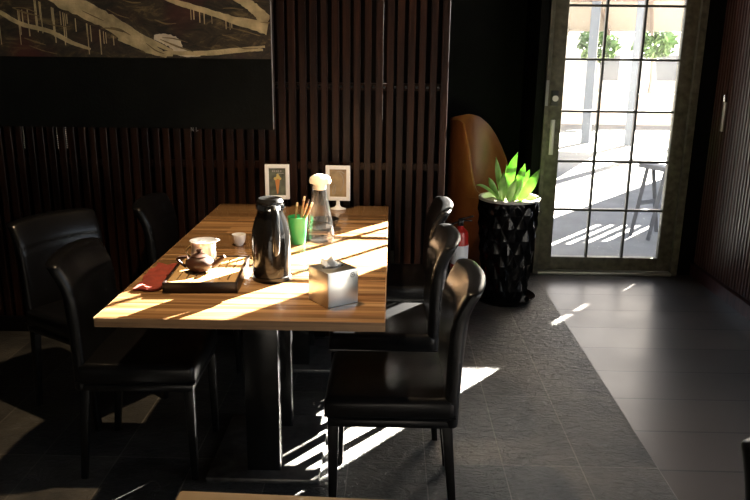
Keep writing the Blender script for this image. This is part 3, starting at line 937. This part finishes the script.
m.tube([((AR + 0.001) * math.cos(math.radians(a)), (AR + 0.001) * math.sin(math.radians(a)), 0.585) for a in range(236, 361, 4)], 0.004, 6)
m.build('seam', 'tan', bc)

# ------------------------------------------------------------------ fire extinguisher
fe = thing('fire_extinguisher', 'small red fire extinguisher behind the chair backs', 'fire extinguisher', (0.440, 4.46, 0))
MB().lathe([(0.0, 0.0), (0.050, 0.0), (0.053, 0.008), (0.053, 0.44), (0.046, 0.475), (0.022, 0.495), (0.016, 0.51), (0.0, 0.51)], n=32).build('cylinder', 'red', fe)
MB().lathe([(0.0535, 0.27), (0.0540, 0.27), (0.0540, 0.39), (0.0535, 0.39)], n=32).build('label_band', 'white', fe)
MB().box((0.0, 0, 0.528), (0.032, 0.032, 0.040), None, 0.004).build('valve', 'steelblack', fe)
m = MB()
m.box((0.03, 0, 0.558), (0.095, 0.018, 0.010), Matrix.Rotation(-0.25, 4, 'Y'), 0.002).box((0.028, 0, 0.542), (0.08, 0.016, 0.008), None, 0.002)
m.build('squeeze_handle', 'steelblack', fe)
MB().tube([(-0.016, 0, 0.53), (-0.05, 0, 0.52), (-0.068, 0, 0.44), (-0.064, 0, 0.25), (-0.060, 0, 0.15)], 0.008, 8).build('hose', 'plasticblack', fe)

# ------------------------------------------------------------------ painting
pa = thing('painting', 'large abstract painting of cream strokes over a black band on the slatted wall', 'painting', (-0.605, YW - 0.008, 1.148))
PWID, PH2 = 2.2, 1.25
MB().span((-PWID, -0.034, 0), (0, 0, PH2)).build('canvas_edge', 'canvasedge', pa)
MB().span((-PWID, -0.037, 0.352), (-0.001, -0.034, PH2)).build('painted_field', 'canvas', pa)
MB().span((-PWID, -0.0372, 0.0), (-0.001, -0.034, 0.352)).build('black_band', 'canvasblack', pa)
K = 1.0 / 193.0      # metres per photo pixel on the canvas plane, measured from its lower right corner
def PXY(px, py): return (-(274 - px) * K * 1.0, 0.355 + (55 - py) * K)
rnd = random.Random(3)
def stroke(pts, widths, mat='cream', lift=[0.0]):
    lift[0] += 0.0004
    m = MB()
    P_ = [Vector((*PXY(*q),)) for q in pts]
    # resample with Catmull-Rom
    S_ = []; W_ = []
    for i in range(len(P_) - 1):
        p0, p1, p2, p3 = P_[max(i - 1, 0)], P_[i], P_[i + 1], P_[min(i + 2, len(P_) - 1)]
        for k in range(8):
            t = k / 8
            S_.append(0.5 * ((2 * p1) + (p2 - p0) * t + (2 * p0 - 5 * p1 + 4 * p2 - p3) * t * t + (3 * p1 - p0 - 3 * p2 + p3) * t ** 3))
            W_.append((widths[i] * (1 - t) + widths[i + 1] * t) * K)
    S_.append(P_[-1]); W_.append(widths[-1] * K)
    rows = []
    for i, q in enumerate(S_):
        d = (S_[min(i + 1, len(S_) - 1)] - S_[max(i - 1, 0)]).normalized(); nn = Vector((-d.y, d.x))
        w = W_[i] / 2
        a = q + nn * w * (1 + rnd.uniform(-.12, .12)); b = q - nn * w * (1 + rnd.uniform(-.12, .12))
        for r_ in (a, b):
            r_.x = min(r_.x, -0.004); r_.y = max(r_.y, 0.353)
        rows.append([m.bm.verts.new((a.x, -0.0372 - lift[0], a.y)), m.bm.verts.new((b.x, -0.0372 - lift[0], b.y)),
                     m.bm.verts.new((b.x, -0.0395 - lift[0], b.y)), m.bm.verts.new((a.x, -0.0395 - lift[0], a.y))])
    for A, B in zip(rows, rows[1:]):
        for k in range(4):
            try: m.bm.faces.new((A[k], A[(k + 1) % 4], B[(k + 1) % 4], B[k]))
            except ValueError: pass
    m.bm.faces.new(rows[0]); m.bm.faces.new(list(reversed(rows[-1])))
    return m.build('brush_stroke', mat, pa)
stroke([(40, -22), (75, 2), (105, 16), (130, 30), (152, 44), (172, 54)], [16, 17, 15, 15, 12, 3])
stroke([(85, 4), (115, 22), (148, 36), (180, 50)], [5, 6, 6, 2])
stroke([(-20, 2), (8, 12), (32, 25), (60, 32), (80, 42), (98, 48)], [3, 4, 4, 4, 4, 2])
stroke([(126, 38), (145, 44), (160, 50), (178, 53)], [3, 6, 6, 2])
stroke([(165, -4), (185, 4), (210, 11), (240, 20), (271, 27)], [4, 5, 5, 7, 12], 'cream')
stroke([(232, -6), (250, 3), (262, 12), (272, 22)], [7, 9, 10, 12], 'cream')
stroke([(161, 36), (172, 38), (181, 42), (187, 50), (205, 53)], [4, 10, 12, 8, 1], 'creamlight')
stroke([(170, 50), (190, 51), (220, 50), (250, 47), (266, 47)], [2, 4, 5, 4, 2], 'cream')
stroke([(200, 53), (225, 48), (255, 45), (268, 44)], [2, 2, 2, 2], 'cream')
for k in range(34):
    px = rnd.choice([rnd.uniform(0, 100), rnd.uniform(55, 130), rnd.uniform(190, 240)])
    y0 = (12 if px < 40 else 8 + (px - 60) * 0.45 if px < 130 else 12 + (px - 210) * .25)
    y1 = min(53, y0 + rnd.uniform(8, 34 if px < 110 else 12))
    a, b = PXY(px, y0), PXY(px + rnd.uniform(-.5, .5), y1)
    dm = MB(); dm.box((a[0], -0.0382, (a[1] + b[1]) / 2), (rnd.uniform(0.0025, 0.005), 0.002, abs(a[1] - b[1])))
    dm.build('paint_drip', 'cream', pa)
for k in range(30):
    px = rnd.uniform(-10, 265); py = rnd.uniform(-30, 46); ln = rnd.uniform(10, 34); sl = rnd.uniform(0.1, 0.65) * (1 if px < 200 else 0.5)
    stroke([(px, py), (px + ln * .5, min(53, py + ln * .5 * sl + rnd.uniform(-2, 2))), (px + ln, min(53, py + ln * sl))], [0.5, rnd.uniform(0.8, 2.0), 0.5], 'gold')
sg = MB()
for (a, b) in (((192, 126), (192, 122)), ((192, 122), (194, 126)), ((194, 126), (194, 122)), ((197, 122), (197, 126)), ((197, 126), (199, 125))):
    p, q = PXY(*a), PXY(*b)
    sg.tube([(p[0], -0.0375, p[1]), (q[0], -0.0375, q[1])], 0.0012, 5)
sg.build('signature', 'canvasedge', pa)

for k, (px, z0, z1, lab) in enumerate(((28, 1.143, 1.03, 'leftmost faint bead string hanging below the painting'), (61, 1.10, 1.03, 'shorter middle bead string hanging below the painting'), (70, 1.143, 1.035, 'right hand bead string hanging below the painting'))):
    m = MB()  # light glints modelled as strings of pale dots
    x = -0.605 - (274 - px) / 187.0
    m.tube([(0, 0, 0), (0, 0, -(1.147 - z1))], 0.0008, 5)
    z = 0
    zz = z0
    while zz > z1:
        m.sphere((0, 0, zz - 1.147), 0.0032, 8, 6); zz -= 0.0105
    o = tag(m.build('glint_string', 'glint'), lab, 'bead string', 'bead strings below the painting')
    o.location = (x, YW - 0.018, 1.147)

# ------------------------------------------------------------------ light
SUN_AZ, SUN_EL = math.radians(38.0), math.radians(23.0)
d = Vector((-math.sin(SUN_AZ) * math.cos(SUN_EL), -math.cos(SUN_AZ) * math.cos(SUN_EL), -math.sin(SUN_EL)))
sd = bpy.data.lights.new('sun', 'SUN'); sd.energy = 270; sd.angle = math.radians(0.3); sd.color = (1, 0.94, 0.82)
so = bpy.data.objects.new('sun', sd); C.objects.link(so); so.location = (6, 12, 8)
so.rotation_euler = d.to_track_quat('-Z', 'Y').to_euler()

w = bpy.data.worlds.new('sky'); bpy.context.scene.world = w; w.use_nodes = True
nt = w.node_tree; bg = nt.nodes['Background']
sky = nt.nodes.new('ShaderNodeTexSky'); sky.sky_type = 'NISHITA'; sky.sun_disc = False
sky.sun_elevation = SUN_EL; sky.sun_rotation = SUN_AZ; sky.air_density = 1.0; sky.dust_density = 3.0; sky.ozone_density = 1.0
mxn = nt.nodes.new('ShaderNodeMix'); mxn.data_type = 'RGBA'; mxn.inputs['Factor'].default_value = 0.35
mxn.inputs['B'].default_value = (4.0, 4.2, 4.5, 1)
nt.links.new(sky.outputs[0], mxn.inputs['A'])
nt.links.new(mxn.outputs['Result'], bg.inputs['Color'])
bg.inputs['Strength'].default_value = 0.75

def portal(loc, rot, sx, sy):
    l = bpy.data.lights.new('portal', 'AREA'); l.shape = 'RECTANGLE'; l.size = sx; l.size_y = sy
    l.cycles.is_portal = True
    o = bpy.data.objects.new('portal', l); C.objects.link(o); o.location = loc; o.rotation_euler = rot
portal(((GX0 + GX1) / 2, YD + 0.10, 1.34), (-PI / 2, 0, 0), 0.75, 2.40)
portal((XR + 0.11, (WY0 + WY1) / 2, (WZ0 + WZ1) / 2), (0, PI / 2, 0), WZ1 - WZ0, WY1 - WY0)

sp = bpy.data.lights.new('ceiling_spot', 'SPOT'); sp.energy = 190; sp.color = (1, 0.72, 0.42); sp.spot_size = math.radians(86); sp.spot_blend = 0.6; sp.shadow_soft_size = 0.03
so2 = bpy.data.objects.new('ceiling_spot', sp); C.objects.link(so2); so2.location = (-0.55, 2.62, 2.7)

sp2 = bpy.data.lights.new('armchair_fill', 'SPOT'); sp2.energy = 38; sp2.color = (1, 0.78, 0.52); sp2.spot_size = math.radians(24); sp2.spot_blend = 0.8; sp2.shadow_soft_size = 0.03  # added fill lamp that brightens the barrel armchair
so3 = bpy.data.objects.new('armchair_fill', sp2); C.objects.link(so3); so3.location = (0.75, 3.3, 2.85)
so3.rotation_euler = (Vector((0.50, 5.0, 0.62)) - so3.location).to_track_quat('-Z', 'Y').to_euler()

vs = bpy.context.scene.view_settings
vs.view_transform = 'Standard'; vs.look = 'None'; vs.gamma = 1.0; vs.exposure = 0.0
vs.use_curve_mapping = False
